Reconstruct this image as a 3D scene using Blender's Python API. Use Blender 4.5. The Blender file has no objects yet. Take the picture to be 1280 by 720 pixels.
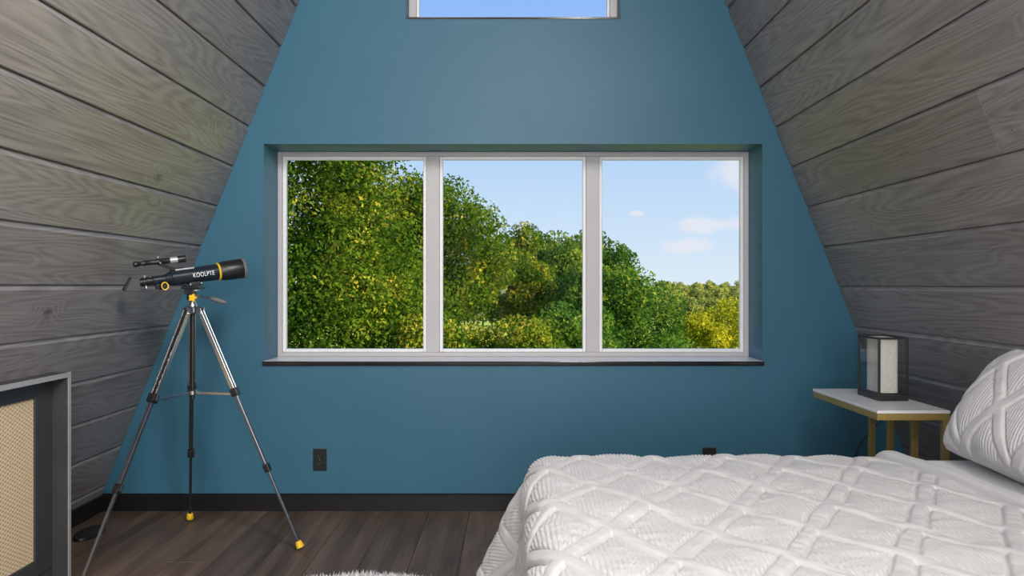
import bpy, bmesh, math, random
import numpy as np
from mathutils import Vector, Matrix, Euler

random.seed(7)
SC = bpy.context.scene
COL = SC.collection

# ------------------------------------------------------------------ camera
F = 1000.0                      # focal length in pixels of a 1280 wide frame
H = 1.166                       # eye height above the loft floor
D = 4.15                        # distance to the blue gable wall
cam_d = bpy.data.cameras.new('camera'); cam = bpy.data.objects.new('camera', cam_d); COL.objects.link(cam)
cam_d.sensor_width = 36.0; cam_d.lens = 36.0 * F / 1280.0
cam_d.shift_y = -3.0 / 1280.0
cam_d.clip_start = 0.05; cam_d.clip_end = 2000
cam.location = (0, 0, H); cam.rotation_euler = (math.pi / 2, 0, 0)
SC.camera = cam

# ------------------------------------------------------------------ sky
W = bpy.data.worlds.new('sky'); SC.world = W; W.use_nodes = True
nt = W.node_tree; nt.nodes.clear()
def wn(t, **kw):
    n = nt.nodes.new(t)
    for k, v in kw.items(): setattr(n, k, v)
    return n
wout = wn('ShaderNodeOutputWorld'); wbg = wn('ShaderNodeBackground')
wtc = wn('ShaderNodeTexCoord'); wnorm = wn('ShaderNodeVectorMath', operation='NORMALIZE')
nt.links.new(wtc.outputs['Generated'], wnorm.inputs[0])
wsep = wn('ShaderNodeSeparateXYZ'); nt.links.new(wnorm.outputs[0], wsep.inputs[0])
wr = wn('ShaderNodeValToRGB'); nt.links.new(wsep.outputs['Z'], wr.inputs[0])
els = wr.color_ramp.elements
els[0].position = 0.0; els[0].color = (.74, .85, .95, 1)
els[1].position = 1.0; els[1].color = (.13, .30, .74, 1)
for p, c in ((.09, (.58, .75, .955)), (.17, (.47, .67, .955)), (.33, (.29, .51, .97)), (.6, (.19, .39, .86))):
    e = els.new(p); e.color = (*c, 1)
wnz = wn('ShaderNodeTexNoise'); wnz.inputs['Scale'].default_value = 26; wnz.inputs['Detail'].default_value = 5
nt.links.new(wnorm.outputs[0], wnz.inputs['Vector'])
def pixdir(px, py): return Vector(((px - 640) / F, 1, (357 - py) / F)).normalized()
clouds = [(pixdir(884, 281), .058, .011), (pixdir(862, 307), .032, .010), (pixdir(925, 212), .036, .030), (pixdir(796, 267), .010, .004),
          (Vector((.75, .62, .22)).normalized(), .14, .03), (Vector((-.8, .5, .3)).normalized(), .12, .03), (Vector((.3, -.9, .2)).normalized(), .16, .035),
          (Vector((-.6, -.7, .25)).normalized(), .12, .03), (Vector((.9, -.2, .35)).normalized(), .13, .03)]
acc = None
for c, rx, rz in clouds:
    s = wn('ShaderNodeVectorMath', operation='SUBTRACT'); s.inputs[1].default_value = c
    nt.links.new(wnorm.outputs[0], s.inputs[0])
    m = wn('ShaderNodeVectorMath', operation='MULTIPLY'); m.inputs[1].default_value = (1 / rx, 1 / rx, 1 / rz)
    nt.links.new(s.outputs[0], m.inputs[0])
    l = wn('ShaderNodeVectorMath', operation='LENGTH'); nt.links.new(m.outputs[0], l.inputs[0])
    if acc is None: acc = l.outputs['Value']
    else:
        mn = wn('ShaderNodeMath', operation='MINIMUM'); nt.links.new(acc, mn.inputs[0]); nt.links.new(l.outputs['Value'], mn.inputs[1]); acc = mn.outputs[0]
wma = wn('ShaderNodeMath', operation='MULTIPLY_ADD'); wma.inputs[1].default_value = 2.2; nt.links.new(wnz.outputs['Fac'], wma.inputs[0]); nt.links.new(acc, wma.inputs[2])
wmr = wn('ShaderNodeMapRange'); wmr.inputs['From Min'].default_value = 2.32; wmr.inputs['From Max'].default_value = 1.55
wmr.inputs['To Min'].default_value = 0; wmr.inputs['To Max'].default_value = .75; wmr.interpolation_type = 'SMOOTHSTEP'
nt.links.new(wma.outputs[0], wmr.inputs['Value'])
wmx = wn('ShaderNodeMix', data_type='RGBA'); wmx.inputs[7].default_value = (.84, .84, .91, 1)
nt.links.new(wmr.outputs[0], wmx.inputs[0]); nt.links.new(wr.outputs[0], wmx.inputs[6])
nt.links.new(wmx.outputs[2], wbg.inputs['Color']); wbg.inputs['Strength'].default_value = 1.0
nt.links.new(wbg.outputs[0], wout.inputs['Surface'])

# ------------------------------------------------------------------ sun, added fill lights and window portals
sd = bpy.data.lights.new('sun', 'SUN'); so = bpy.data.objects.new('sun', sd); COL.objects.link(so)
sd.energy = 9.5; sd.angle = .01; sd.color = (1, .83, .50)
so.rotation_euler = Vector((-.80, .22, -.46)).to_track_quat('-Z', 'Y').to_euler()
def area(name, loc, rot, sx, sy, power, color=(1, 1, 1), portal=False):
    a = bpy.data.lights.new(name, 'AREA'); o = bpy.data.objects.new(name, a); COL.objects.link(o)
    a.shape = 'RECTANGLE'; a.size = sx; a.size_y = sy; a.energy = power; a.color = color
    if portal: a.cycles.is_portal = True
    o.location = loc; o.rotation_euler = rot
    return o
area('fill_rear', (0, -2.30, 1.60), (math.pi / 2, 0, 0), 2.1, 1.9, 150, (1, .97, .94))  # room fill added behind the camera, set in an assumed window
area('fill_rear_upper', (0, -2.30, 3.55), (math.pi / 2, 0, 0), 1.0, .95, 70, (1, .97, .94))  # second added fill, higher up in the unseen rear gable
FILL_Z = 3.40; FILL_Y = .20                     # unseen fill light added on the closed right slope
_sn = Vector((-1 / math.hypot(1, .4), 0, -.4 / math.hypot(1, .4)))
area('fill_right_slope', Vector((.4 * (5.395 - FILL_Z), FILL_Y, FILL_Z)) + _sn * .012, _sn.to_track_quat('-Z', 'Y').to_euler(), .9, 1.0, 205, (1, .965, .93))
area('portal_window', (0, 4.50, 1.336), (-math.pi / 2, 0, 0), 2.6, 1.15, 1, portal=True)
area('portal_upper_window', (0, 4.50, 3.03), (-math.pi / 2, 0, 0), 1.12, .95, 1, portal=True)

vs = SC.view_settings
vs.view_transform = 'Standard'; vs.look = 'None'; vs.gamma = 1; vs.use_curve_mapping = False; vs.exposure = 0.0
SC.display_settings.display_device = 'sRGB'

# ------------------------------------------------------------------ helpers
def P(px, py, Y): return Vector(((px - 640) * Y / F, Y, H - (py - 357) * Y / F))

class MB:
    def __init__(s): s.v = []; s.f = []
    def add(s, vs_, fs):
        o = len(s.v); s.v += [Vector(v) for v in vs_]; s.f += [tuple(i + o for i in f) for f in fs]; return s
    def box(s, x0, x1, y0, y1, z0, z1, M=None):
        vs_ = [Vector((x, y, z)) for z in (z0, z1) for y in (y0, y1) for x in (x0, x1)]
        if M: vs_ = [M @ v for v in vs_]
        return s.add(vs_, [(0, 2, 3, 1), (4, 5, 7, 6), (0, 1, 5, 4), (2, 6, 7, 3), (0, 4, 6, 2), (1, 3, 7, 5)])
    def prism(s, poly, d0, d1, fn):
        n = len(poly)
        vs_ = [fn(a, b, d0) for a, b in poly] + [fn(a, b, d1) for a, b in poly]
        fs = [tuple(range(n))[::-1], tuple(range(n, 2 * n))] + [(i, (i + 1) % n, n + (i + 1) % n, n + i) for i in range(n)]
        return s.add(vs_, fs)
    @staticmethod
    def frame(d, up=(0, 0, 1)):
        d = Vector(d).normalized(); u = Vector(up)
        if abs(d.dot(u)) > .98: u = Vector((0, 1, 0))
        a = u.cross(d).normalized(); b = d.cross(a).normalized()
        return d, a, b
    def lathe(s, p, d, prof, n=24, caps=True, up=(0, 0, 1)):
        p = Vector(p); d, a, b = MB.frame(d, up); vs_ = []; fs = []
        for t, r in prof:
            for i in range(n):
                w = 2 * math.pi * i / n
                vs_.append(p + d * t + (a * math.cos(w) + b * math.sin(w)) * r)
        m = len(prof)
        for j in range(m - 1):
            for i in range(n):
                k = (i + 1) % n
                fs.append((j * n + i, j * n + k, (j + 1) * n + k, (j + 1) * n + i))
        if caps: fs.append(tuple(range(n))[::-1]); fs.append(tuple((m - 1) * n + i for i in range(n)))
        return s.add(vs_, fs)
    def cyl(s, p0, p1, r0, r1=None, n=16):
        p0 = Vector(p0); p1 = Vector(p1); r1 = r0 if r1 is None else r1
        return s.lathe(p0, p1 - p0, [(0, r0), ((p1 - p0).length, r1)], n)
    def beam(s, p0, p1, w, h, up=(0, 0, 1), off=(0, 0)):
        p0 = Vector(p0); p1 = Vector(p1); d, a, b = MB.frame(p1 - p0, up); vs_ = []
        for q in (p0, p1):
            for sa, sb in ((-1, -1), (1, -1), (1, 1), (-1, 1)): vs_.append(q + a * (off[0] + sa * w / 2) + b * (off[1] + sb * h / 2))
        return s.add(vs_, [(3, 2, 1, 0), (4, 5, 6, 7), (0, 1, 5, 4), (1, 2, 6, 5), (2, 3, 7, 6), (3, 0, 4, 7)])
    def tube(s, pts, r, n=8):
        pts = [Vector(p) for p in pts]; vs_ = []; fs = []; pa = None
        for i, p in enumerate(pts):
            d = (pts[min(i + 1, len(pts) - 1)] - pts[max(i - 1, 0)]).normalized()
            if pa is None: _, a, b = MB.frame(d)
            else:
                a = (pa - d * pa.dot(d)).normalized(); b = d.cross(a)
            pa = a; rr = r[i] if isinstance(r, (list, tuple)) else r
            for k in range(n):
                w = 2 * math.pi * k / n; vs_.append(p + (a * math.cos(w) + b * math.sin(w)) * rr)
        for j in range(len(pts) - 1):
            for k in range(n): fs.append((j * n + k, j * n + (k + 1) % n, (j + 1) * n + (k + 1) % n, (j + 1) * n + k))
        fs.append(tuple(range(n))[::-1]); fs.append(tuple((len(pts) - 1) * n + k for k in range(n)))
        return s.add(vs_, fs)
    def build(s, name, mat, parent=None, origin=(0, 0, 0), smooth=False, bevel=0, seg=2):
        o_ = Vector(origin); me = bpy.data.meshes.new(name)
        me.from_pydata([v - o_ for v in s.v], [], s.f)
        bm = bmesh.new(); bm.from_mesh(me); bmesh.ops.recalc_face_normals(bm, faces=bm.faces); bm.to_mesh(me); bm.free()
        me.materials.append(mat)
        o = bpy.data.objects.new(name, me); COL.objects.link(o)
        if parent: o.parent = parent
        else: o.location = o_
        if smooth:
            for p in me.polygons: p.use_smooth = True
            try: me.set_sharp_from_angle(angle=math.radians(40))
            except Exception: pass
        if bevel:
            m = o.modifiers.new('bevel', 'BEVEL'); m.width = bevel; m.segments = seg; m.limit_method = 'ANGLE'; m.angle_limit = math.radians(40)
        return o

def empty(name, loc=(0, 0, 0), rot=None):
    o = bpy.data.objects.new(name, None); COL.objects.link(o); o.location = loc; o.empty_display_size = .05
    if rot: o.rotation_euler = rot
    return o
def tag(o, label, cat, group=None):
    o['label'] = label; o['category'] = cat
    if group: o['group'] = group
    return o
def struct(o, label=None):
    o['kind'] = 'structure'
    if label: o['label'] = label
    return o
def from_np(name, v, f, mat, parent=None, smooth=True, loc=None):
    me = bpy.data.meshes.new(name); k = f.shape[1]
    me.vertices.add(len(v)); me.vertices.foreach_set('co', v.astype(np.float32).ravel())
    me.loops.add(f.size); me.loops.foreach_set('vertex_index', f.astype(np.int32).ravel())
    me.polygons.add(len(f)); me.polygons.foreach_set('loop_start', np.arange(len(f), dtype=np.int32) * k)
    me.polygons.foreach_set('loop_total', np.full(len(f), k, np.int32))
    me.update(calc_edges=True)
    if smooth: me.polygons.foreach_set('use_smooth', np.ones(len(f), bool))
    me.materials.append(mat)
    o = bpy.data.objects.new(name, me); COL.objects.link(o)
    if parent: o.parent = parent
    if loc is not None: o.location = loc
    return o

# ------------------------------------------------------------------ materials
def new_mat(name):
    m = bpy.data.materials.new(name); m.use_nodes = True; t = m.node_tree
    b = t.nodes['Principled BSDF']
    return m, t, b
def plain(name, col, rough=.5, metal=0, spec=.5, noise=0, nscale=40, bump=0, coat=0):
    m, t, b = new_mat(name)
    b.inputs['Base Color'].default_value = (*col, 1); b.inputs['Roughness'].default_value = rough
    b.inputs['Metallic'].default_value = metal; b.inputs['Specular IOR Level'].default_value = spec
    b.inputs['Coat Weight'].default_value = coat
    tc = t.nodes.new('ShaderNodeTexCoord'); nz = t.nodes.new('ShaderNodeTexNoise'); nz.inputs['Scale'].default_value = nscale; nz.inputs['Detail'].default_value = 4
    t.links.new(tc.outputs['Object'], nz.inputs['Vector'])
    if noise:
        r = t.nodes.new('ShaderNodeValToRGB')
        r.color_ramp.elements[0].position = .3; r.color_ramp.elements[1].position = .7
        r.color_ramp.elements[0].color = (*[c * (1 - noise) for c in col], 1); r.color_ramp.elements[1].color = (*[min(1, c * (1 + noise)) for c in col], 1)
        t.links.new(nz.outputs['Fac'], r.inputs[0]); t.links.new(r.outputs[0], b.inputs['Base Color'])
    if bump:
        bp = t.nodes.new('ShaderNodeBump'); bp.inputs['Strength'].default_value = bump; bp.inputs['Distance'].default_value = .002
        t.links.new(nz.outputs['Fac'], bp.inputs['Height']); t.links.new(bp.outputs[0], b.inputs['Normal'])
    return m

def wood(name, dark, mid, light, rough=.45, ring=60, stretch=(.55, 5.5, 5.5), fine=(2.5, 150, 150), knots=True, var=.25, bump=.12, spec=.5, broad=.9):
    """stained board: length along local x, width along local y"""
    m, t, b = new_mat(name); N = t.nodes.new; L = t.links.new
    tc = N('ShaderNodeTexCoord'); oi = N('ShaderNodeObjectInfo')
    mul = N('ShaderNodeVectorMath'); mul.operation = 'SCALE'; mul.inputs[0].default_value = (41.3, 17.7, 9.1); L(oi.outputs['Random'], mul.inputs['Scale'])
    add = N('ShaderNodeVectorMath'); add.operation = 'ADD'; L(tc.outputs['Object'], add.inputs[0]); L(mul.outputs[0], add.inputs[1])
    def mapped(sc):
        v = N('ShaderNodeVectorMath'); v.operation = 'MULTIPLY'; v.inputs[1].default_value = sc; L(add.outputs[0], v.inputs[0]); return v.outputs[0]
    n1 = N('ShaderNodeTexNoise'); n1.inputs['Scale'].default_value = 1; n1.inputs['Detail'].default_value = 1.5; L(mapped(stretch), n1.inputs['Vector'])
    base = n1.outputs['Fac']
    if knots:
        vo = N('ShaderNodeTexVoronoi'); vo.inputs['Scale'].default_value = 1; L(mapped((1.5, 2.6, .01)), vo.inputs['Vector'])
        kd = N('ShaderNodeMapRange'); kd.inputs['From Min'].default_value = .0; kd.inputs['From Max'].default_value = .22; kd.inputs['To Min'].default_value = .13; kd.inputs['To Max'].default_value = 0
        kd.interpolation_type = 'SMOOTHERSTEP'; L(vo.outputs['Distance'], kd.inputs['Value'])
        a2 = N('ShaderNodeMath'); a2.operation = 'ADD'; L(base, a2.inputs[0]); L(kd.outputs[0], a2.inputs[1]); base = a2.outputs[0]
    ms = N('ShaderNodeMath'); ms.operation = 'MULTIPLY'; ms.inputs[1].default_value = ring; L(base, ms.inputs[0])
    sn = N('ShaderNodeMath'); sn.operation = 'SINE'; L(ms.outputs[0], sn.inputs[0])
    n2 = N('ShaderNodeTexNoise'); n2.inputs['Scale'].default_value = 1; n2.inputs['Detail'].default_value = 3; L(mapped(fine), n2.inputs['Vector'])
    n3 = N('ShaderNodeTexNoise'); n3.inputs['Scale'].default_value = 1; n3.inputs['Detail'].default_value = 2; L(mapped((1.2, 6, 6)), n3.inputs['Vector'])
    # g = .5 + .16*sin + .8*(fine-.5) + .9*(broad-.5)
    g1 = N('ShaderNodeMath'); g1.operation = 'MULTIPLY_ADD'; g1.inputs[1].default_value = .12; g1.inputs[2].default_value = .5 - .4 - broad / 2; L(sn.outputs[0], g1.inputs[0])
    g2 = N('ShaderNodeMath'); g2.operation = 'MULTIPLY_ADD'; g2.inputs[1].default_value = .8; L(n2.outputs['Fac'], g2.inputs[0]); L(g1.outputs[0], g2.inputs[2])
    g3 = N('ShaderNodeMath'); g3.operation = 'MULTIPLY_ADD'; g3.inputs[1].default_value = broad; L(n3.outputs['Fac'], g3.inputs[0]); L(g2.outputs[0], g3.inputs[2])
    r = N('ShaderNodeValToRGB'); L(g3.outputs[0], r.inputs[0])
    e = r.color_ramp.elements; e[0].position = .12; e[0].color = (*dark, 1); e[1].position = .88; e[1].color = (*light, 1)
    q = e.new(.5); q.color = (*mid, 1)
    col = r.outputs[0]
    if knots:
        kk = N('ShaderNodeMapRange'); kk.inputs['From Min'].default_value = .025; kk.inputs['From Max'].default_value = .075; kk.inputs['To Min'].default_value = .25; kk.inputs['To Max'].default_value = 1
        L(vo.outputs['Distance'], kk.inputs['Value'])
        km = N('ShaderNodeVectorMath'); km.operation = 'SCALE'; L(col, km.inputs[0]); L(kk.outputs[0], km.inputs['Scale']); col = km.outputs[0]
        # small nail and pin holes
        v2 = N('ShaderNodeTexVoronoi'); v2.inputs['Scale'].default_value = 1; L(mapped((5.5, 9, .01)), v2.inputs['Vector'])
        k2 = N('ShaderNodeMapRange'); k2.inputs['From Min'].default_value = .02; k2.inputs['From Max'].default_value = .035; k2.inputs['To Min'].default_value = .3; k2.inputs['To Max'].default_value = 1
        L(v2.outputs['Distance'], k2.inputs['Value'])
        km2 = N('ShaderNodeVectorMath'); km2.operation = 'SCALE'; L(col, km2.inputs[0]); L(k2.outputs[0], km2.inputs['Scale']); col = km2.outputs[0]
    vr = N('ShaderNodeMapRange'); vr.inputs['To Min'].default_value = 1 - var; vr.inputs['To Max'].default_value = 1 + var; L(oi.outputs['Random'], vr.inputs['Value'])
    vm = N('ShaderNodeVectorMath'); vm.operation = 'SCALE'; L(col, vm.inputs[0]); L(vr.outputs[0], vm.inputs['Scale'])
    L(vm.outputs[0], b.inputs['Base Color'])
    rr = N('ShaderNodeMapRange'); rr.inputs['To Min'].default_value = rough + .1; rr.inputs['To Max'].default_value = rough - .05; L(g3.outputs[0], rr.inputs['Value'])
    L(rr.outputs[0], b.inputs['Roughness']); b.inputs['Specular IOR Level'].default_value = spec
    bp = N('ShaderNodeBump'); bp.inputs['Strength'].default_value = bump; bp.inputs['Distance'].default_value = .003; L(g3.outputs[0], bp.inputs['Height']); L(bp.outputs[0], b.inputs['Normal'])
    return m

M_BLUE = plain('blue_wall_paint', (.040, .140, .212), .45, spec=.35, noise=.035, nscale=3, bump=.02)
M_BOARD = wood('grey_stained_pine', (.135, .119, .116), (.255, .228, .222), (.345, .312, .304), rough=.36, ring=165, broad=.40, var=.09, bump=.06, spec=.8)
M_PLANK = wood('brown_oak_plank', (.052, .034, .022), (.112, .074, .052), (.175, .122, .089), rough=.45, ring=38, stretch=(.5, 4, 4), knots=False, var=.24, bump=.06)
M_BACK = plain('dark_backing', (.03, .03, .03), .8, noise=.1)
M_BLACKTRIM = plain('black_trim_paint', (.008, .008, .009), .35, noise=.1)
M_SILL = plain('black_gloss_sill', (.012, .011, .012), .16, spec=.7, noise=.1)
M_SILL_REFL = plain('sill_painted_reflection', (.82, .79, .75), .22, spec=.7, noise=.03)  # bright sky reflection on the dark gloss sill, put into a cream colour
M_FRAME = plain('white_window_frame', (.50, .485, .495), .4, noise=.02)
M_BEAD = plain('white_glazing_bead', (.86, .86, .86), .35, noise=.02)
M_REVEALBLUE = M_BLUE
M_GREYPAINT = plain('grey_cabinet_paint', (.045, .046, .046), .34, noise=.12, nscale=6, bump=.05)
M_EDGE_LIT = plain('lit_grey_edge', (.34, .345, .35), .4, noise=.08, nscale=30)  # window light on the cabinet's front edges, put into a lighter grey
M_CHROME = plain('brushed_steel', (.55, .54, .52), .25, 1, noise=.05)
M_GUN = plain('gunmetal', (.22, .23, .255), .30, .9, noise=.08)
M_DARKWEB = plain('dark_channel', (.035, .037, .042), .4, .6, noise=.1)
M_BLACKPL = plain('black_plastic', (.012, .012, .013), .38, noise=.1)
M_GREYPL = plain('grey_plastic', (.16, .16, .165), .45, noise=.06)
M_DGREY = plain('dark_grey_plastic', (.055, .055, .058), .5, noise=.06)
M_NAVY = plain('navy_black_enamel', (.010, .019, .028), .28, coat=.3, noise=.06)
M_YELLOW = plain('yellow_plastic', (.85, .52, .02), .4, noise=.05)
M_SILVER = plain('silver_plate', (.62, .63, .64), .35, .5, noise=.04)
M_WHITE = plain('white_lettering', (.85, .87, .88), .5, noise=.02)
M_GOLD = plain('brushed_gold_paint', (.46, .325, .105), .38, .45, noise=.06)
M_TOP = plain('white_table_top', (.83, .82, .82), .28, noise=.03, nscale=5)
M_LANT = plain('charcoal_metal', (.028, .031, .034), .42, .3, noise=.1)
M_MATT = plain('mattress_fabric', (.74, .74, .745), .85, noise=.03, nscale=120, bump=.1)
M_BASE = plain('charcoal_bed_base', (.05, .05, .052), .8, noise=.15, nscale=90, bump=.2)
M_RUG = plain('white_wool', (.86, .85, .84), .9, noise=.04, nscale=60)

def fabric(name, col, scale=700, bump=.15):
    m, t, b = new_mat(name); N = t.nodes.new; L = t.links.new
    tc = N('ShaderNodeTexCoord'); nz = N('ShaderNodeTexNoise'); nz.inputs['Scale'].default_value = scale; nz.inputs['Detail'].default_value = 2
    L(tc.outputs['Object'], nz.inputs['Vector'])
    r = N('ShaderNodeValToRGB'); r.color_ramp.elements[0].color = (*[c * .93 for c in col], 1); r.color_ramp.elements[1].color = (*[min(1, c * 1.05) for c in col], 1)
    L(nz.outputs['Fac'], r.inputs[0]); L(r.outputs[0], b.inputs['Base Color'])
    b.inputs['Roughness'].default_value = .9; b.inputs['Specular IOR Level'].default_value = .15
    b.inputs['Sheen Weight'].default_value = .15
    bp = N('ShaderNodeBump'); bp.inputs['Strength'].default_value = bump; bp.inputs['Distance'].default_value = .001; L(nz.outputs['Fac'], bp.inputs['Height']); L(bp.outputs[0], b.inputs['Normal'])
    return m
M_QUILT = fabric('white_quilted_cotton', (.525, .52, .523))
M_SHAM = fabric('white_sham_cotton', (.56, .555, .558))

def linen():
    m, t, b = new_mat('oatmeal_linen'); N = t.nodes.new; L = t.links.new
    tc = N('ShaderNodeTexCoord')
    def nz(sc):
        v = N('ShaderNodeVectorMath'); v.operation = 'MULTIPLY'; v.inputs[1].default_value = sc; L(tc.outputs['Object'], v.inputs[0])
        n = N('ShaderNodeTexNoise'); n.inputs['Scale'].default_value = 1; n.inputs['Detail'].default_value = 2; L(v.outputs[0], n.inputs['Vector']); return n.outputs['Fac']
    a = N('ShaderNodeMath'); a.operation = 'ADD'; L(nz((900, 900, 60)), a.inputs[0]); L(nz((60, 60, 900)), a.inputs[1])
    r = N('ShaderNodeValToRGB'); r.color_ramp.elements[0].position = .35; r.color_ramp.elements[1].position = .65
    mm = N('ShaderNodeMath'); mm.operation = 'MULTIPLY'; mm.inputs[1].default_value = .5; L(a.outputs[0], mm.inputs[0]); L(mm.outputs[0], r.inputs[0])
    r.color_ramp.elements[0].color = (.52, .48, .41, 1); r.color_ramp.elements[1].color = (.83, .79, .71, 1)
    L(r.outputs[0], b.inputs['Base Color']); b.inputs['Roughness'].default_value = .9; b.inputs['Specular IOR Level'].default_value = .1
    return m
M_LINEN = linen()

def cane():
    m, t, b = new_mat('woven_cane'); N = t.nodes.new; L = t.links.new
    tc = N('ShaderNodeTexCoord'); sp = N('ShaderNodeSeparateXYZ'); L(tc.outputs['Object'], sp.inputs[0])
    def wave(out, k, ph=0):
        a = N('ShaderNodeMath'); a.operation = 'MULTIPLY_ADD'; a.inputs[1].default_value = k; a.inputs[2].default_value = ph; L(out, a.inputs[0])
        s = N('ShaderNodeMath'); s.operation = 'SINE'; L(a.outputs[0], s.inputs[0]); return s.outputs[0]
    ky = 2 * math.pi / .028; kz = 2 * math.pi / .016
    pr = N('ShaderNodeMath'); pr.operation = 'MULTIPLY'; L(wave(sp.outputs['Y'], ky), pr.inputs[0]); L(wave(sp.outputs['Z'], kz), pr.inputs[1])
    r = N('ShaderNodeValToRGB'); mr = N('ShaderNodeMapRange'); mr.inputs['From Min'].default_value = -1; L(pr.outputs[0], mr.inputs['Value']); L(mr.outputs[0], r.inputs[0])
    e = r.color_ramp.elements; e[0].position = .0; e[0].color = (.76, .61, .40, 1); e[1].position = 1; e[1].color = (.24, .15, .07, 1)
    q = e.new(.72); q.color = (.68, .52, .32, 1)
    L(r.outputs[0], b.inputs['Base Color']); b.inputs['Roughness'].default_value = .6
    bp = N('ShaderNodeBump'); bp.inputs['Strength'].default_value = .6; bp.inputs['Distance'].default_value = .002; bp.invert = True
    L(mr.outputs[0], bp.inputs['Height']); L(bp.outputs[0], b.inputs['Normal'])
    return m
M_CANE = cane()

def glass(name, tint=(1, 1, 1), refl=.9, ior=1.15):
    m = bpy.data.materials.new(name); m.use_nodes = True; t = m.node_tree; t.nodes.clear(); N = t.nodes.new; L = t.links.new
    o = N('ShaderNodeOutputMaterial'); mx = N('ShaderNodeMixShader'); tr = N('ShaderNodeBsdfTransparent'); gl = N('ShaderNodeBsdfGlossy'); fr = N('ShaderNodeFresnel')
    tr.inputs['Color'].default_value = (*tint, 1); gl.inputs['Roughness'].default_value = .02; fr.inputs['IOR'].default_value = ior
    mu = N('ShaderNodeMath'); mu.operation = 'MULTIPLY'; mu.inputs[1].default_value = refl; L(fr.outputs[0], mu.inputs[0])
    L(mu.outputs[0], mx.inputs[0]); L(tr.outputs[0], mx.inputs[1]); L(gl.outputs[0], mx.inputs[2]); L(mx.outputs[0], o.inputs['Surface'])
    return m
M_GLASS = glass('window_glass', (.985, .99, .99), .10)
M_LGLASS = glass('lantern_glass', (.965, .975, .98), .12, 1.1)

def leafmat(name, cols, transl=.45):
    m = bpy.data.materials.new(name); m.use_nodes = True; t = m.node_tree; t.nodes.clear(); N = t.nodes.new; L = t.links.new
    o = N('ShaderNodeOutputMaterial'); at = N('ShaderNodeAttribute'); at.attribute_name = 'tone'
    r = N('ShaderNodeValToRGB'); L(at.outputs['Fac'], r.inputs[0])
    e = r.color_ramp.elements; e[0].position = 0; e[0].color = (*cols[0], 1); e[1].position = 1; e[1].color = (*cols[2], 1); q = e.new(.55); q.color = (*cols[1], 1)
    df = N('ShaderNodeBsdfDiffuse'); tl = N('ShaderNodeBsdfTranslucent'); mx = N('ShaderNodeMixShader'); mx.inputs[0].default_value = transl
    L(r.outputs[0], df.inputs['Color']); L(r.outputs[0], tl.inputs['Color'])
    L(df.outputs[0], mx.inputs[1]); L(tl.outputs[0], mx.inputs[2]); L(mx.outputs[0], o.inputs['Surface'])
    return m
M_LEAF = leafmat('oak_leaves', ((.035, .10, .012), (.15, .24, .022), (.70, .58, .08)))
M_LEAFD = leafmat('deep_green_leaves', ((.04, .12, .025), (.11, .23, .032), (.36, .42, .06)))
M_LEAFY = leafmat('yellow_green_leaves', ((.24, .30, .02), (.60, .56, .035), (.92, .82, .07)))
M_LEAFF = leafmat('far_forest_leaves', ((.15, .22, .06), (.38, .42, .10), (.62, .60, .16)), .3)
M_BARK = plain('bark', (.13, .09, .055), .9, noise=.35, nscale=12, bump=.4)
M_GRASS = plain('meadow_grass', (.30, .40, .05), .95, noise=.25, nscale=.4)
M_HILL = plain('hill_ground', (.12, .17, .04), .95, noise=.3, nscale=.2)
M_POST = plain('weathered_post', (.05, .04, .03), .9, noise=.3)

# ------------------------------------------------------------------ room shell
K = .4; RIDGE = 5.395
def xw(z): return K * (RIDGE - z)
YB = -2.2; YF = D
# floor: sub-floor slab with individual planks
fl = struct(MB().box(-2.25, 2.25, YB - .1, YF + .3, -.12, -.018).build('floor', M_BACK))
PW = .209; rng = random.Random(3)
i0 = math.floor((-2.16 + .22) / PW)
for i in range(i0, 12):
    xa = -.22 + i * PW; xb = xa + PW
    xa2 = max(xa, -2.155); xb2 = min(xb, 2.155)
    if xb2 - xa2 < .02: continue
    if xa <= -1.45 < xb: cuts = [YB, -.3, 1.4, 3.375, YF]
    else:
        cuts = [YB]; y = YB + rng.uniform(.5, 1.9)
        while y < YF - .45: cuts.append(y); y += rng.uniform(1.3, 2.0)
        cuts.append(YF)
    for ya, yb in zip(cuts, cuts[1:]):
        w = xb2 - xa2; l = yb - ya; g = .0007
        mb = MB().box(-l / 2 + g, l / 2 - g, -w / 2 + g, w / 2 - g, -.018, 0)
        o = mb.build('plank', M_PLANK, fl, bevel=.0015, seg=1)
        o.location = ((xa2 + xb2) / 2, (ya + yb) / 2, 0); o.rotation_euler = (0, 0, math.pi / 2)

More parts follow.
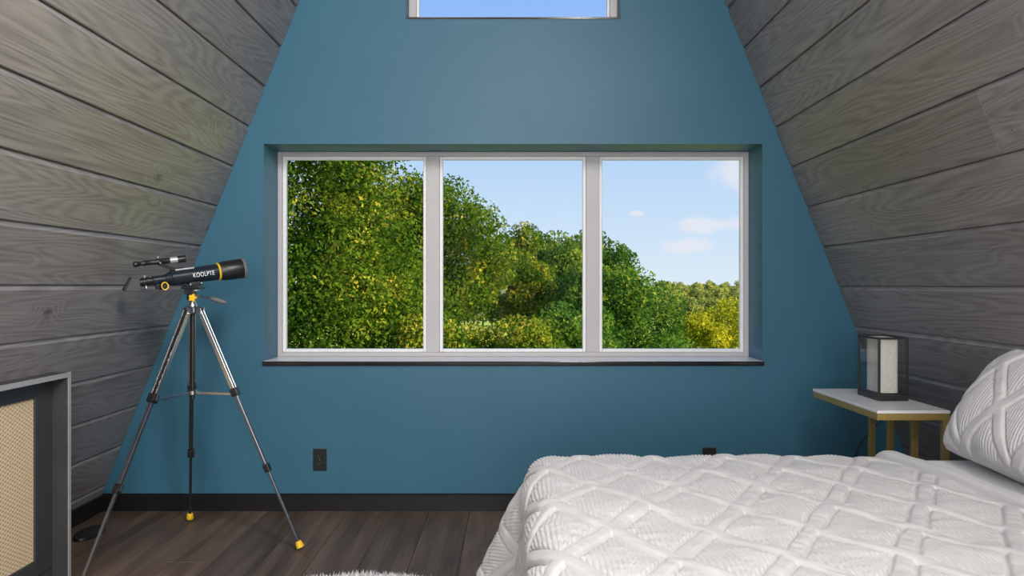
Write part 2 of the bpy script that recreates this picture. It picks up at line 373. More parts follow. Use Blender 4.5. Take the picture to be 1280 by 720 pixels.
# sloping board walls
SL = math.hypot(1, K); dz = .2065
def slope_wall(name, sg, zoff, joints):
    sx = -sg * K / SL; sz = 1 / SL                       # up the slope
    ey = Vector((sx, 0, sz)); ex = Vector((0, 1, 0)) if sg < 0 else Vector((0, -1, 0)); ez = ex.cross(ey)
    R3 = Matrix((ex, ey, ez)).transposed()
    a = Vector((sg * xw(-.1), 0, -.1)); b_ = Vector((sg * xw(RIDGE - .02), 0, RIDGE - .02)); out = -ez
    mb = MB(); vs_ = []
    for y in (YB - .1, YF + .3):
        for p in (a + out * .026, b_ + out * .026, b_ + out * .15, a + out * .15): vs_.append(Vector((p.x, y, p.z)))
    mb.add(vs_, [(0, 1, 2, 3), (7, 6, 5, 4), (0, 4, 5, 1), (1, 5, 6, 2), (2, 6, 7, 3), (3, 7, 4, 0)])
    wl = struct(mb.build(name, M_BACK))
    rg = random.Random(11 + sg)
    for k in range(-6, 21):
        z0 = H + zoff + dz * k; z1 = min(z0 + dz, RIDGE - .01); z0 = max(z0, 0.0)
        if z1 - z0 < .02: continue
        w = (z1 - z0) * SL; zm = (z0 + z1) / 2
        cuts = [YB, rg.uniform(-1.2, 1.2), YF]
        if k in joints: cuts = [YB, .2, joints[k], YF]
        for ya, yb in zip(cuts, cuts[1:]):
            l = yb - ya; g = .0009; c1 = .004; c2 = .017
            prof = [(-w / 2 + g, -.024), (w / 2 - g, -.024), (w / 2 - g, -.0105), (w / 2 - g - c2, 0), (-w / 2 + g + c1, 0), (-w / 2 + g, -.005)]
            mb = MB().prism(prof, -l / 2 + .0015, l / 2 - .0015, lambda p, q, d: Vector((d, p, q)))
            o = mb.build('board', M_BOARD, wl, bevel=.0012, seg=1)
            o.matrix_local = Matrix.Translation((sg * xw(zm), (ya + yb) / 2, zm)) @ R3.to_4x4()
            if abs(ya - YB) > .01 or True: pass
    return wl
slope_wall('wall_left', -1, 0.0, {})
slope_wall('wall_right', 1, -.006, {2: 2.495})

# gable wall with the two window openings
OX0, OX1, OZ0, OZ1 = -1.2865, 1.299, .7718, 1.9006
UX0, UX1, UZ0, UZ1 = -.552, .564, 2.556, 3.5
def gable(name, y0, y1, holes, mat):
    mb = MB(); zs = sorted({0.0, RIDGE - .03} | {h[2] for h in holes} | {h[3] for h in holes})
    for za, zb in zip(zs, zs[1:]):
        hs = [h for h in holes if h[2] <= za + 1e-6 and h[3] >= zb - 1e-6]
        def piece(l0, l1, r0, r1): mb.prism([(l0, za), (r0, za), (r1, zb), (l1, zb)], y0, y1, lambda p, q, d: Vector((p, d, q)))
        e = .015
        if not hs: piece(-xw(za) - e, -xw(zb) - e, xw(za) + e, xw(zb) + e)
        else:
            h = hs[0]; piece(-xw(za) - e, -xw(zb) - e, h[0], h[0]); piece(h[1], h[1], xw(za) + e, xw(zb) + e)
    return struct(mb.build(name, mat))
gable('wall_back', YF, YF + .30, [(OX0, OX1, OZ0, OZ1), (UX0, UX1, UZ0, UZ1)], M_BLUE)
RX0, RX1, RZ0, RZ1 = -1.1, 1.1, .6, 2.6
gable('wall_rear', YB - .25, YB, [(RX0, RX1, RZ0, RZ1), (-.52, .52, 3.05, 4.04)], M_BLUE)

# window units
def window(name, x0, x1, z0, z1, yf, cuts, fw, bead=.016, mw=.034, sgn=1, sill=None):
    """frame ring + mullions + per-light bead and pane. sgn +1: room on -Y side"""
    yb = yf + sgn * .055
    ya, yc = min(yf, yb), max(yf, yb)
    fr = MB(); fr.box(x0, x0 + fw, ya, yc, z0, z1); fr.box(x1 - fw, x1, ya, yc, z0, z1)
    fr.box(x0 + fw, x1 - fw, ya, yc, z0, z0 + fw); fr.box(x0 + fw, x1 - fw, ya, yc, z1 - fw, z1)
    wobj = struct(fr.build(name, M_FRAME, bevel=.0025))
    edges = [x0 + fw] + [c for cc in cuts for c in (cc - mw, cc + mw)] + [x1 - fw]
    for c in cuts:
        MB().box(c - mw, c + mw, ya + .002, yc - .002, z0 + fw, z1 - fw).build('mullion', M_FRAME, wobj, bevel=.0025)
    y1_, y2_ = yf + sgn * .014, yf + sgn * .046
    ya, yc = min(y1_, y2_), max(y1_, y2_)
    for xa, xb in zip(edges[::2], edges[1::2]):
        bd = MB(); za, zb = z0 + fw, z1 - fw; s = bead
        bd.box(xa, xa + s, ya, yc, za, zb); bd.box(xb - s, xb, ya, yc, za, zb); bd.box(xa + s, xb - s, ya, yc, za, za + s); bd.box(xa + s, xb - s, ya, yc, zb - s, zb)
        bd.build('glazing_bead', M_BEAD, wobj, bevel=.004)
        yg = yf + sgn * .036
        MB().box(xa + s, xb - s, yg - .002, yg + .002, za + s, zb - s).build('pane', M_GLASS, wobj)
    return wobj
yf1 = 4.39
w1 = window('window_1', OX0, OX1, OZ0 + .004, OZ1, yf1, [(541 - 640) * yf1 / F, (741 - 640) * yf1 / F], .024, .018, .036)
s1 = MB().prism([(OX0 - .004, YF - .004), (OX1 + .004, YF - .004), (OX1, YF + .02), (OX1, yf1), (OX0, yf1), (OX0, YF + .02)], OZ0 - .016, OZ0 + .004, lambda a, b, c: Vector((a, b, c)))
sl_ = s1.build('sill', M_SILL_REFL, w1, bevel=.003)
MB().prism([(OX0 - .006, YF - .016), (OX1 + .006, YF - .016), (OX1 + .006, YF - .0045), (OX0 - .006, YF - .0045)], OZ0 - .020, OZ0 + .003, lambda a, b, c: Vector((a, b, c))).build('sill_nose', M_SILL, sl_, bevel=.004)['label'] = 'black front edge of the sill'
yf2 = 4.28
w2 = window('window_2', UX0, UX1, UZ0, UZ1, yf2, [], .040, .014)
MB().box(UX0, UX1, YF - .002, yf2, UZ0 - .008, UZ0 + .003).build('sill', M_SILL, w2, bevel=.002)
window('assumed_upper_window', -.52, .52, 3.05, 4.04, YB - .06, [], .035, .014, sgn=-1)  # unseen upper window, assumed as the opening for the added fill
w3 = window('assumed_rear_window', RX0, RX1, RZ0, RZ1, YB - .06, [-.37, .37], .05, .018, .035, sgn=-1)  # unseen rear window, assumed to let the added fill in

# frame ring around the added fill light; the slope has no opening here
_e = Vector((-K, 0, 1)) / math.hypot(1, K); _n = Vector((-1, 0, -K)) / math.hypot(1, K)
skm = Matrix((Vector((0, -1, 0)), _e, _n)).transposed().to_4x4(); skm.translation = Vector((xw(FILL_Z), FILL_Y, FILL_Z))
sk = MB(); sk.box(-.57, -.51, -.52, .52, 0, .02); sk.box(.51, .57, -.52, .52, 0, .02); sk.box(-.51, .51, -.52, -.46, 0, .02); sk.box(-.51, .51, .46, .52, 0, .02)
sko = struct(sk.build('fill_light_frame', M_FRAME, bevel=.002)); sko.matrix_world = skm
# skirting boards
bb = MB().prism([(0, 0), (-.014, 0), (-.014, .076), (-.010, .080), (-.010, .084), (-.004, .088), (0, .088)], -2.12, 2.12, lambda a, b, d: Vector((d, YF + a - .0005, b + .0005)))
struct(bb.build('baseboard_back', M_BLACKTRIM))
for nm, sg in (('baseboard_left', -1), ('baseboard_right', 1)):
    o = MB().prism([(sg * (xw(0) - .002), .0005), (sg * (xw(0) - .046), .0005), (sg * (xw(.085) - .012), .085), (sg * (xw(.085) - .002), .085)], (3.21 if sg < 0 else YB + .02), YF - .016, lambda a, b, d: Vector((a, d, b)))
    struct(o.build(nm, M_BLACKTRIM, bevel=.003))

# ------------------------------------------------------------------ knee wall cabinet (left)
CX = -1.755; CZ = .8226; CE = 3.18; CS = 1.10; DX = -1.815
cab = tag(empty('knee_wall_cabinet', (-1.9, 2.1, 0)), 'dark grey cabinet with woven cane doors built under the sloping board wall', 'cabinet')
cab_o = (-1.9, 2.1, 0)
def endp(y0, y1):
    g = .004
    return MB().prism([(CX, .001), (CX, CZ), (-xw(CZ) + g, CZ), (-xw(.001) + g, .001)], y0, y1, lambda a, b, d: Vector((a, d, b)))
endp(CE - .02, CE).build('end_panel', M_GREYPAINT, cab, cab_o, bevel=.0015)
endp(CS, CS + .02).build('end_panel', M_GREYPAINT, cab, cab_o, bevel=.0015)
MB().box(-xw(CZ - .02) + .012, CX, CS + .02, CE - .02, CZ - .02, CZ).build('top_panel', M_GREYPAINT, cab, cab_o, bevel=.0015)
MB().box(DX - .10, DX - .001, CS + .02, CE - .02, .001, .05).build('plinth', M_GREYPAINT, cab, cab_o)
def cab_door(y0, y1):
    z0, z1 = .054, CZ - .024; st, rl = .112, .062; t0 = DX - .011
    d = MB(); d.box(t0, DX, y0, y0 + st, z0, z1); d.box(t0, DX, y1 - st, y1, z0, z1); d.box(t0, DX, y0 + st, y1 - st, z1 - rl, z1); d.box(t0, DX, y0 + st, y1 - st, z0, z0 + rl)
    dd = d.build('door', M_GREYPAINT, cab, cab_o, bevel=.001)
    MB().box(DX - .0095, DX - .0065, y0 + st + .001, y1 - st - .001, z0 + rl + .001, z1 - rl - .001).build('cane_panel', M_CANE, dd, cab_o)['label'] = 'beige woven cane panel'
    kn = MB().lathe((DX, y0 + .05, .45), (1, 0, 0), [(0, .006), (.012, .006), (.014, .012), (.022, .011), (.024, .006)], 14)
    kn.build('knob', M_BLACKPL, dd, cab_o, smooth=True)
MB().box(CX, CX + .0025, CS, CE, CZ - .019, CZ + .0005).build('lit_edge_strip', M_EDGE_LIT, cab, cab_o)  # strips added to carry the light painted on the front edges
MB().box(CX, CX + .0025, CE - .018, CE, .001, CZ - .019).build('lit_edge_strip', M_EDGE_LIT, cab, cab_o)
MB().box(CX, CX + .0025, CS, CS + .018, .001, CZ - .019).build('lit_edge_strip', M_EDGE_LIT, cab, cab_o)
cab_door(2.155, CE - .022); cab_door(CS + .022, 2.150)

# ------------------------------------------------------------------ wall sockets
def outlet(px, py, label):
    c = P(px, py, D); r = empty('wall_outlet', (c.x, D, c.z)); tag(r, label, 'outlet', None)
    MB().box(-.0355, .0355, -.006, -.0003, -.0575, .0575).build('cover_plate', M_BLACKPL, r, bevel=.003)
    for s in (-1, 1):
        zc = s * .0195
        rc = MB().prism([(.017 * math.cos(t) if abs(math.cos(t)) < .9 else .0155 * math.copysign(1, math.cos(t)), zc + .0145 * math.sin(t)) for t in [2 * math.pi * k / 20 for k in range(20)]], -.0085, -.006, lambda a, b, d: Vector((a, d, b))).build('receptacle', M_BLACKTRIM, r, bevel=.0006, seg=1)
        sl = MB()
        for sx in (-.0065, .0065): sl.box(sx - .0012, sx + .0012, -.0089, -.0085, zc - .001, zc + .007)
        sl.lathe((0, -.0089, zc - .0075), (0, 1, 0), [(0, .0024), (.0004, .0024)], 10)
        sl.build('slot', M_GREYPL, rc)
    MB().lathe((0, -.0085, 0), (0, 1, 0), [(0, .003), (.0025, .0035)], 10).build('screw', M_GREYPL, r)
    return r
outlet(400, 574.5, 'black duplex outlet low on the blue wall beside the tripod')
outlet(886.5, 573, 'black duplex outlet on the blue wall half hidden behind the bed')

# ------------------------------------------------------------------ tripod
TC = Vector((-1.42, 3.56, 0))
tri = tag(empty('tripod', TC), 'steel telescope tripod with three extended legs on yellow feet', 'tripod')
feet = {'b': Vector((-1.596, 3.965, 0)), 'r': Vector((-.930, 3.523, 0)), 'l': Vector((-1.625, 2.985, 0))}
tp = lambda mb, name, mat, par=tri, **kw: mb.build(name, mat, par, TC, **kw)
hubz = 1.055
hb = MB().lathe(TC + Vector((0, 0, 1.042)), (0, 0, 1), [(0, .030), (.004, .036), (.026, .036), (.031, .030)], 6)
for k in feet:
    d = (feet[k] - TC).normalized(); s = d.cross(Vector((0, 0, 1)))
    for q in (-1, 1): hb.beam(TC + Vector((0, 0, 1.055)) + s * q * .017, TC + d * .046 + Vector((0, 0, 1.055)) + s * q * .017, .006, .026)
tp(hb, 'hub', M_GUN, bevel=.002)
legs_at = {}
for k in ('l', 'r', 'b'):
    d = (feet[k] - TC).normalized(); top = TC + d * .036 + Vector((0, 0, hubz)); bot = feet[k] + Vector((0, 0, .012))
    side = d.cross(Vector((0, 0, 1))).normalized()
    ax = (bot - top).normalized(); nrm = side.cross(ax).normalized()
    q = lambda f: top.lerp(bot, f)
    lg = MB(); lg.beam(q(0), q(.345), .026, .012, nrm)
    leg = tp(lg, 'leg', M_DARKWEB)
    rl = MB()
    for s_ in (-1, 1): rl.beam(q(0) + side * .0125 * s_, q(.345) + side * .0125 * s_, .006, .019, nrm)
    tp(rl, 'leg_rail', M_CHROME, leg, bevel=.0015)
    tp(MB().beam(q(.33), q(.67), .019, .014, nrm), 'middle_section', M_DARKWEB if k == 'b' else M_GUN, leg, bevel=.002)
    tp(MB().beam(q(.65), q(.985), .013, .011, nrm), 'lower_section', M_DARKWEB if k == 'b' else M_GUN, leg, bevel=.0015)
    for f, w in ((.345, .036), (.665, .029)):
        cl = MB().beam(q(f - .016), q(f + .016), w, w * .85, nrm)
        cl = tp(cl, 'clamp', M_BLACKPL, leg, bevel=.003)
        sgnc = 1 if side.x > 0 else -1
        tp(MB().beam(q(f - .014) + side * sgnc * w * .62, q(f + .008) + side * sgnc * w * .62, .004, .012, nrm), 'lever', M_GUN, leg, bevel=.001)
    ft = MB().lathe(q(.972), bot - top, [(0, .010), (.005, .014), (.026, .0185), (.030, .017)], 16)
    for v in ft.v:
        if v.z < .0005: v.z = .0005
    tp(ft, 'foot', M_YELLOW, leg, smooth=True)
    MB().lathe(q(.012) - side * .021, side, [(0, .005), (.042, .005)], 10).build('pivot_bolt', M_CHROME, leg, TC)
    legs_at[k] = q(.355)
tp(MB().cyl(TC + Vector((0, 0, .66)), TC + Vector((0, 0, 1.05)), .0085), 'centre_column', M_DARKWEB, smooth=True)
sc_ = TC + Vector((0, 0, .69))
tp(MB().lathe(sc_ - Vector((0, 0, .012)), (0, 0, 1), [(0, .014), (.004, .018), (.02, .018), (.024, .014)], 12), 'spreader_collar', M_CHROME, smooth=True)
for k in ('l', 'r', 'b'):
    e = legs_at[k]; d = (e - sc_)
    tp(MB().beam(sc_ + d.normalized() * .014, e - d.normalized() * .01, .004, .011), 'spreader_arm', M_CHROME, bevel=.001)
tp(MB().lathe(TC + Vector((0, 0, 1.073)), (0, 0, 1), [(0, .019), (.004, .019), (.026, .011), (.034, .011)], 20), 'column_collar', M_CHROME, smooth=True)
ph = MB().lathe(TC + Vector((-.006, 0, 1.100)), (0, 0, 1), [(0, .012), (.004, .020), (.028, .020), (.034, .015), (.046, .015), (.05, .012)], 20)
ph.box(-1.45, -1.41, 3.535, 3.585, 1.128, 1.150)
tp(ph, 'pan_head', M_BLACKPL, bevel=.002)
tp(MB().box(-1.460, -1.376, 3.525, 3.595, 1.151, 1.163), 'platform', M_BLACKPL, bevel=.004)
tp(MB().lathe(TC + Vector((.020, -.012, 1.141)), (0, 0, 1), [(0, .006), (.002, .012), (.006, .012), (.008, .006)], 14), 'lock_nut', M_SILVER, smooth=True)
kb = MB(); kc = TC + Vector((.012, -.026, 1.112))
for i in range(10):
    pass
star = []
for i in range(40):
    w = 2 * math.pi * i / 40; r_ = .0155 + .0035 * math.cos(5 * w); star.append((r_ * math.cos(w), r_ * math.sin(w)))
kb.prism(star, 0, .014, lambda a, b, d: kc + Vector((a, -d, b)))
tp(kb, 'tension_knob', M_YELLOW, bevel=.002)
h0 = TC + Vector((.018, -.02, 1.124)); h1 = TC + Vector((.098, -.05, 1.109)); h2 = TC + Vector((.178, -.08, 1.092))
hr = tp(MB().cyl(h0, h1 + (h1 - h0) * .1, .0032, n=10), 'pan_handle', M_CHROME, smooth=True)
tp(MB().lathe(h1, h2 - h1, [(0, .004), (.004, .0075), (.03, .0105), (.06, .0100), (.078, .007), (.086, .003)], 16), 'grip', M_GREYPL, hr, smooth=True)

# ------------------------------------------------------------------ telescope
TH = math.radians(37); TE = math.radians(8.6)
tel = empty('telescope', (-1.416, 3.558, 1.1635)); tel.rotation_euler = (Matrix.Rotation(TH, 3, 'Z') @ Matrix.Rotation(-TE, 3, 'Y')).to_euler()
tel.scale = (.88, 1.05, 1.05)
tag(tel, 'dark navy refractor telescope with yellow ring and finder scope on tripod', 'telescope')
AZ = .046
X = Vector((1, 0, 0)); A = lambda t, y=0, z=0: Vector((t, y, AZ + z))
tube = MB().lathe(A(-.092), X, [(0, .0285), (.003, .0315), (.05, .0318), (.224, .0352)], 32).build('tube', M_NAVY, tel, smooth=True)
MB().lathe(A(.126), X, [(0, .0362), (.002, .0385), (.008, .0385), (.010, .037)], 32).build('yellow_ring', M_YELLOW, tube, smooth=True)
sh = MB().lathe(A(.135), X, [(0, .036), (.004, .0385), (.02, .0395), (.024, .0415), (.128, .0435), (.131, .043), (.131, .0385), (.06, .037)], 36, caps=False).build('dew_shield', M_BLACKPL, tel, smooth=True)
MB().lathe(A(.252), X, [(0, .0437), (.002, .0455), (.012, .0455), (.0145, .0435), (.0145, .0375), (.004, .037)], 36, caps=False).build('lens_rim', M_GREYPL, sh, smooth=True)
MB().lathe(A(.190), X, [(0, .0365), (.003, .036), (.005, .02), (.006, .001)], 32).build('lens', M_LGLASS, sh, smooth=True)
rc_ = MB().lathe(A(-.118), X, [(0, .0235), (.004, .027), (.014, .0285), (.018, .0325), (.030, .0325), (.032, .0305)], 32).build('rear_collar', M_NAVY, tel, smooth=True)
fo = MB().lathe(A(-.190), X, [(0, .016), (.004, .0195), (.060, .0195), (.064, .0235), (.074, .0235)], 28)
fo.box(-.178, -.122, -.012, .012, AZ - .037, AZ - .012)
fo = fo.build('focuser', M_NAVY, tel, smooth=True)
rk = MB()
for i in range(6): rk.box(-.182 + i * .0095, -.178 + i * .0095, -.009, .009, AZ + .0190, AZ + .0215)
rk.build('focus_rack', M_GREYPL, fo)
kn = MB().lathe((-.146, -.010, AZ - .027), (0, -1, 0), [(0, .004), (.016, .004), (.016, .0165), (.028, .0165), (.030, .0150), (.030, .0125), (.027, .012)], 28).build('focus_knob', M_BLACKPL, fo, smooth=True)
MB().lathe((-.146, -.0385, AZ - .027), (0, -1, 0), [(0, .0128), (.0015, .0128), (.0025, .0165), (.0025, .0172), (-.002, .0172)], 28, caps=False).build('knob_ring', M_YELLOW, kn, smooth=True)
MB().lathe((-.146, .010, AZ - .027), (0, 1, 0), [(0, .004), (.016, .004), (.016, .0165), (.028, .0165), (.030, .0150)], 28).build('focus_knob', M_BLACKPL, fo, smooth=True)
dt = MB().lathe(A(-.258), X, [(0, .0145), (.020, .0145), (.021, .018), (.030, .018), (.031, .0152), (.042, .0152), (.043, .0185), (.055, .0185), (.056, .0145), (.070, .0145)], 26).build('drawtube', M_BLACKPL, tel, smooth=True)
for zz in (1, -1): MB().lathe(A(-.223, -.006, zz * .017), (0, -.2, zz), [(0, .0025), (.005, .0025), (.005, .0045), (.011, .0045)], 10).build('thumbscrew', M_SILVER, dt, smooth=True)
# erecting prism: wedge housing
dg = MB().prism([(-.262, .016), (-.250, .019), (-.250, -.030), (-.256, -.036), (-.318, -.026), (-.322, -.019), (-.284, .022), (-.276, .024)], -.017, .017, lambda a, b, d: Vector((a, d, AZ + b))).build('prism_diagonal', M_DGREY, tel, bevel=.002)
MB().prism([(-.280, .026), (-.286, .0265), (-.326, -.017), (-.324, -.024), (-.316, -.020)], -.0175, .0175, lambda a, b, d: Vector((a, d, AZ + b))).build('eyepiece_port', M_BLACKPL, dg, bevel=.001)
# finder scope
FZ = .080; fa = Vector((-.262, 0, AZ + FZ - .004)); fd = Vector((1, 0, -.01))
fs = MB().lathe(fa, fd, [(0, .0095), (.003, .0112), (.022, .0112), (.026, .0088), (.042, .0088), (.046, .0115), (.052, .0115), (.056, .0098), (.105, .0105), (.110, .0135), (.118, .0135), (.122, .0120), (.165, .0122)], 22).build('finder_scope', M_BLACKPL, tel, smooth=True)
MB().lathe(fa + fd.normalized() * .168, fd, [(0, .0124), (.036, .0130)], 22).build('silver_band', M_SILVER, fs, smooth=True)
MB().lathe(fa + fd.normalized() * .203, fd, [(0, .0128), (.004, .0145), (.036, .0152), (.040, .0150), (.040, .0125), (.02, .012)], 22, caps=False).build('finder_hood', M_BLACKPL, fs, smooth=True)
MB().lathe(fa + fd.normalized() * .222, fd, [(0, .0125), (.002, .0123)], 20).build('finder_lens', M_LGLASS, fs, smooth=True)
bk = MB(); bk.beam((-.150, 0, AZ + FZ - .012), (-.083, 0, AZ + .037), .014, .010, (0, 1, 0)); bk.box(-.098, -.04, -.009, .009, AZ + .0305, AZ + .041)
bk = bk.build('finder_bracket', M_BLACKPL, tel, bevel=.0015)
for dy, dzz in ((0, 1), (-1, -.2), (1, -.2)):
    MB().lathe((-.146, dy * .0135, AZ + FZ - .006 + dzz * .0125), (0, dy, dzz), [(0, .0018), (.006, .0018), (.006, .0032), (.010, .0032)], 8).build('adjusting_screw', M_SILVER, bk, smooth=True)
pl = MB().box(-.078, .012, -.016, .016, AZ + .0285, AZ + .0345).build('dovetail_plate', M_SILVER, tel, bevel=.0015)
sd_ = MB(); sd_.box(-.038, .042, -.019, .019, .0005, .009); sd_.prism([(-.020, .009), (.020, .009), (.014, .022), (-.014, .022)], -.025, .03, lambda a, b, d: Vector((d, a, b)))
sd_.build('saddle', M_BLACKPL, tel, bevel=.002)
for t in (-.02, .034): MB().lathe((t, -.019, .010), (0, -1, 0), [(0, .0035), (.004, .0035)], 10).build('saddle_screw', M_SILVER, tel, smooth=True)
def wrap_text(txt, t0, length, height, r0, par):
    cu = bpy.data.curves.new('lettering', 'FONT'); cu.body = txt; cu.size = 1; cu.space_character = 1.08
    ob = bpy.data.objects.new('lettering_source', cu); COL.objects.link(ob)
    dg_ = bpy.context.evaluated_depsgraph_get(); me = bpy.data.meshes.new_from_object(ob.evaluated_get(dg_))
    bpy.data.objects.remove(ob, do_unlink=True); bpy.data.curves.remove(cu)
    bm = bmesh.new(); bm.from_mesh(me)
    bmesh.ops.triangulate(bm, faces=bm.faces); bmesh.ops.subdivide_edges(bm, edges=bm.edges, cuts=1)
    xs = [v.co.x for v in bm.verts]; ys = [v.co.y for v in bm.verts]
    for v in bm.verts:
        t = t0 + (v.co.x - min(xs)) / (max(xs) - min(xs)) * length
        h = ((v.co.y - min(ys)) / (max(ys) - min(ys)) - .5) * height
        r = r0(t); a = h / r
        v.co = Vector((t, -r * math.cos(a), AZ + r * math.sin(a)))
    bm.to_mesh(me); bm.free(); me.materials.clear(); me.materials.append(M_WHITE)
    o = bpy.data.objects.new('lettering', me); COL.objects.link(o); o.parent = par; return o
wrap_text('KOOLPTE', -.004, .104, .019, lambda t: .0318 + (t + .042) / .174 * .0034 + .0006, tube)

# ------------------------------------------------------------------ black puck on the floor
pk = tag(empty('floor_puck', (-1.975, 3.74, 0)), 'low black oval puck lying on the floor beside the left sloping wall', 'puck')
def puck(prof, name, mat, par):
    mb = MB().lathe((0, 0, .0005), (0, 0, 1), prof, 28)
    for v in mb.v: v.x *= .75; v.y *= 1.5
    return mb.build(name, mat, par, smooth=True)
b1 = puck([(0, .066), (.004, .072), (.014, .070), (.022, .058), (.026, .040)], 'body', M_BLACKPL, pk)
puck([(.025, .036), (.028, .034), (.0285, .02), (.027, .01)], 'button', M_BLACKTRIM, b1)

# ------------------------------------------------------------------ C-shaped side table
TZ = .697; tx0, tx1, ty0, ty1 = 1.371, 1.642, 3.0, 3.64
tb = tag(empty('side_table', (1.5, 3.3, 0)), 'C-shaped side table with white top and gold metal frame behind the bed', 'side table')
to = (1.5, 3.3, 0)
MB().box(tx0 - .002, tx1 + .002, ty0 - .002, ty1 + .002, TZ - .011, TZ).build('table_top', M_TOP, tb, to, bevel=.0015)
rt, rb = TZ - .0115, TZ - .037; bw = .022
fr = MB(); fr.box(tx0, tx0 + bw, ty0, ty1, rb, rt); fr.box(tx0 + bw, tx1, ty0, ty0 + bw, rb, rt); fr.box(tx0 + bw, tx1, ty1 - bw, ty1, rb, rt); fr.box(tx1 - bw, tx1, ty0 + bw, ty1 - bw, rb, rt)
fr.build('top_frame', M_GOLD, tb, to, bevel=.0015)
for yy in (ty0, 3.23, 3.435, ty1 - .026):
    w = .024
    MB().box(tx1 - w, tx1, yy, yy + w, .024, rb).build('upright', M_GOLD, tb, to, bevel=.0015)
fb = MB(); fb.box(tx0 + bw, tx1, ty0, ty0 + bw, .001, .024); fb.box(tx0 + bw, tx1, ty1 - bw, ty1, .001, .024); fb.box(tx1 - bw, tx1, ty0 + bw, ty1 - bw, .001, .024); fb.box(tx0, tx0 + bw, ty0, ty1, .001, .024)
fb.build('base_frame', M_GOLD, tb, to, bevel=.0015)
MB().lathe((tx1 - .010, ty1 - .026, P(1090, 531.5, 3.62).z), (0, -1, 0), [(0, .0045), (.003, .004)], 12).build('screw', M_SILVER, tb, to)

# ------------------------------------------------------------------ lantern lamp
lx0, lx1, ly0, ly1 = 1.487, 1.609, 3.245, 3.445; lz0 = TZ + .0006; lz1 = .955
lo = ((lx0 + lx1) / 2, (ly0 + ly1) / 2, lz0)
ln = tag(empty('lantern_lamp', lo), 'black framed glass lantern lamp with oatmeal linen shade on the side table', 'lamp')
bsz = lz0 + .024
base_l = MB().box(lx0, lx1, ly0, ly1, lz0, bsz).build('base', M_LANT, ln, lo, bevel=.0015)
MB().lathe(((lx0 + lx1) / 2 + .003, ly0, lz0 + .012), (0, -1, 0), [(0, .0045), (.0015, .004)], 14).build('switch', M_BLACKTRIM, base_l, lo)
bw = .0085
for (x, y) in ((lx0, ly0), (lx1 - bw, ly0), (lx0, ly1 - bw), (lx1 - bw, ly1 - bw)):
    MB().box(x, x + bw, y, y + bw, bsz, lz1).build('post', M_LANT, ln, lo, bevel=.001)
tf = MB(); tf.box(lx0 + bw, lx1 - bw, ly0, ly0 + bw, lz1 - bw, lz1); tf.box(lx0 + bw, lx1 - bw, ly1 - bw, ly1, lz1 - bw, lz1)
tf.box(lx0, lx0 + bw, ly0 + bw, ly1 - bw, lz1 - bw, lz1); tf.box(lx1 - bw, lx1, ly0 + bw, ly1 - bw, lz1 - bw, lz1)
tf.build('top_frame', M_LANT, ln, lo, bevel=.001)
for args in ((lx0 + bw, lx1 - bw, ly0 + .003, ly0 + .005), (lx0 + bw, lx1 - bw, ly1 - .005, ly1 - .003), (lx0 + .003, lx0 + .005, ly0 + bw, ly1 - bw), (lx1 - .005, lx1 - .003, ly0 + bw, ly1 - bw)):
    MB().box(*args, bsz, lz1 - bw).build('pane', M_LGLASS, ln, lo)
sx0, sx1, sy0, sy1 = lx0 + .022, lx1 - .022, ly0 + .032, ly1 - .030
cr = .018; poly = []
for cx_, cy_, a0 in ((sx1 - cr, sy1 - cr, 0), (sx0 + cr, sy1 - cr, 90), (sx0 + cr, sy0 + cr, 180), (sx1 - cr, sy0 + cr, 270)):
    for k in range(6):
        w = math.radians(a0 + 18 * k); poly.append((cx_ + cr * math.cos(w), cy_ + cr * math.sin(w)))
MB().prism(poly, bsz + .004, lz1 - .004, lambda a, b, d: Vector((a, b, d))).build('shade', M_LINEN, ln, lo, smooth=True)
# its cord
cpts = [Vector(p) for p in ((1.56, 3.448, TZ + .006), (1.58, 3.56, TZ + .004), (1.60, 3.66, TZ + .002), (1.66, 3.72, TZ - .05), (1.80, 3.95, .56), (1.905, 4.10, .485), (1.865, 4.135, .43), (1.80, 4.138, .345), (1.772, 4.138, .27), (1.75, 4.12, .15), (1.70, 4.08, .06), (1.62, 4.05, .006), (1.3, 4.06, .004))]
def smooth_path(p, n=8):
    out = []
    for i in range(len(p) - 1):
        a, b, c, d = p[max(i - 1, 0)], p[i], p[i + 1], p[min(i + 2, len(p) - 1)]
        for k in range(n):
            t = k / n; out.append(.5 * ((2 * b) + (c - a) * t + (2 * a - 5 * b + 4 * c - d) * t * t + (3 * b - a - 3 * c + d) * t ** 3))
    return out + [p[-1]]
tag(MB().tube(smooth_path(cpts), .003, 6).build('lamp_cord', M_BLACKPL, None, (1.62, 4.05, 0), smooth=True), 'thin black cord trailing down the blue wall behind the side table', 'cord')

# ------------------------------------------------------------------ bed
BX0, BX1, BY0, BY1, BZ = .055, 1.865, 1.20, 2.575, .612
bed = tag(empty('bed', (.95, 1.9, 0)), 'full size bed with white mattress on charcoal base by the right sloping wall', 'bed'); bo = (.95, 1.9, 0)
MB().box(BX0 + .01, BX1 - .01, BY0 + .01, BY1 - .01, .09, .335).build('bed_base', M_BASE, bed, bo, bevel=.02, seg=3)
MB().box(BX0, BX1, BY0, BY1, .336, BZ).build('mattress', M_MATT, bed, bo, bevel=.045, seg=5)
for x in (BX0 + .1, BX1 - .1):
    for y in (BY0 + .1, BY1 - .1): MB().lathe((x, y, .0005), (0, 0, 1), [(0, .018), (.0895, .028)], 16).build('leg', M_BLACKPL, bed, bo, smooth=True)

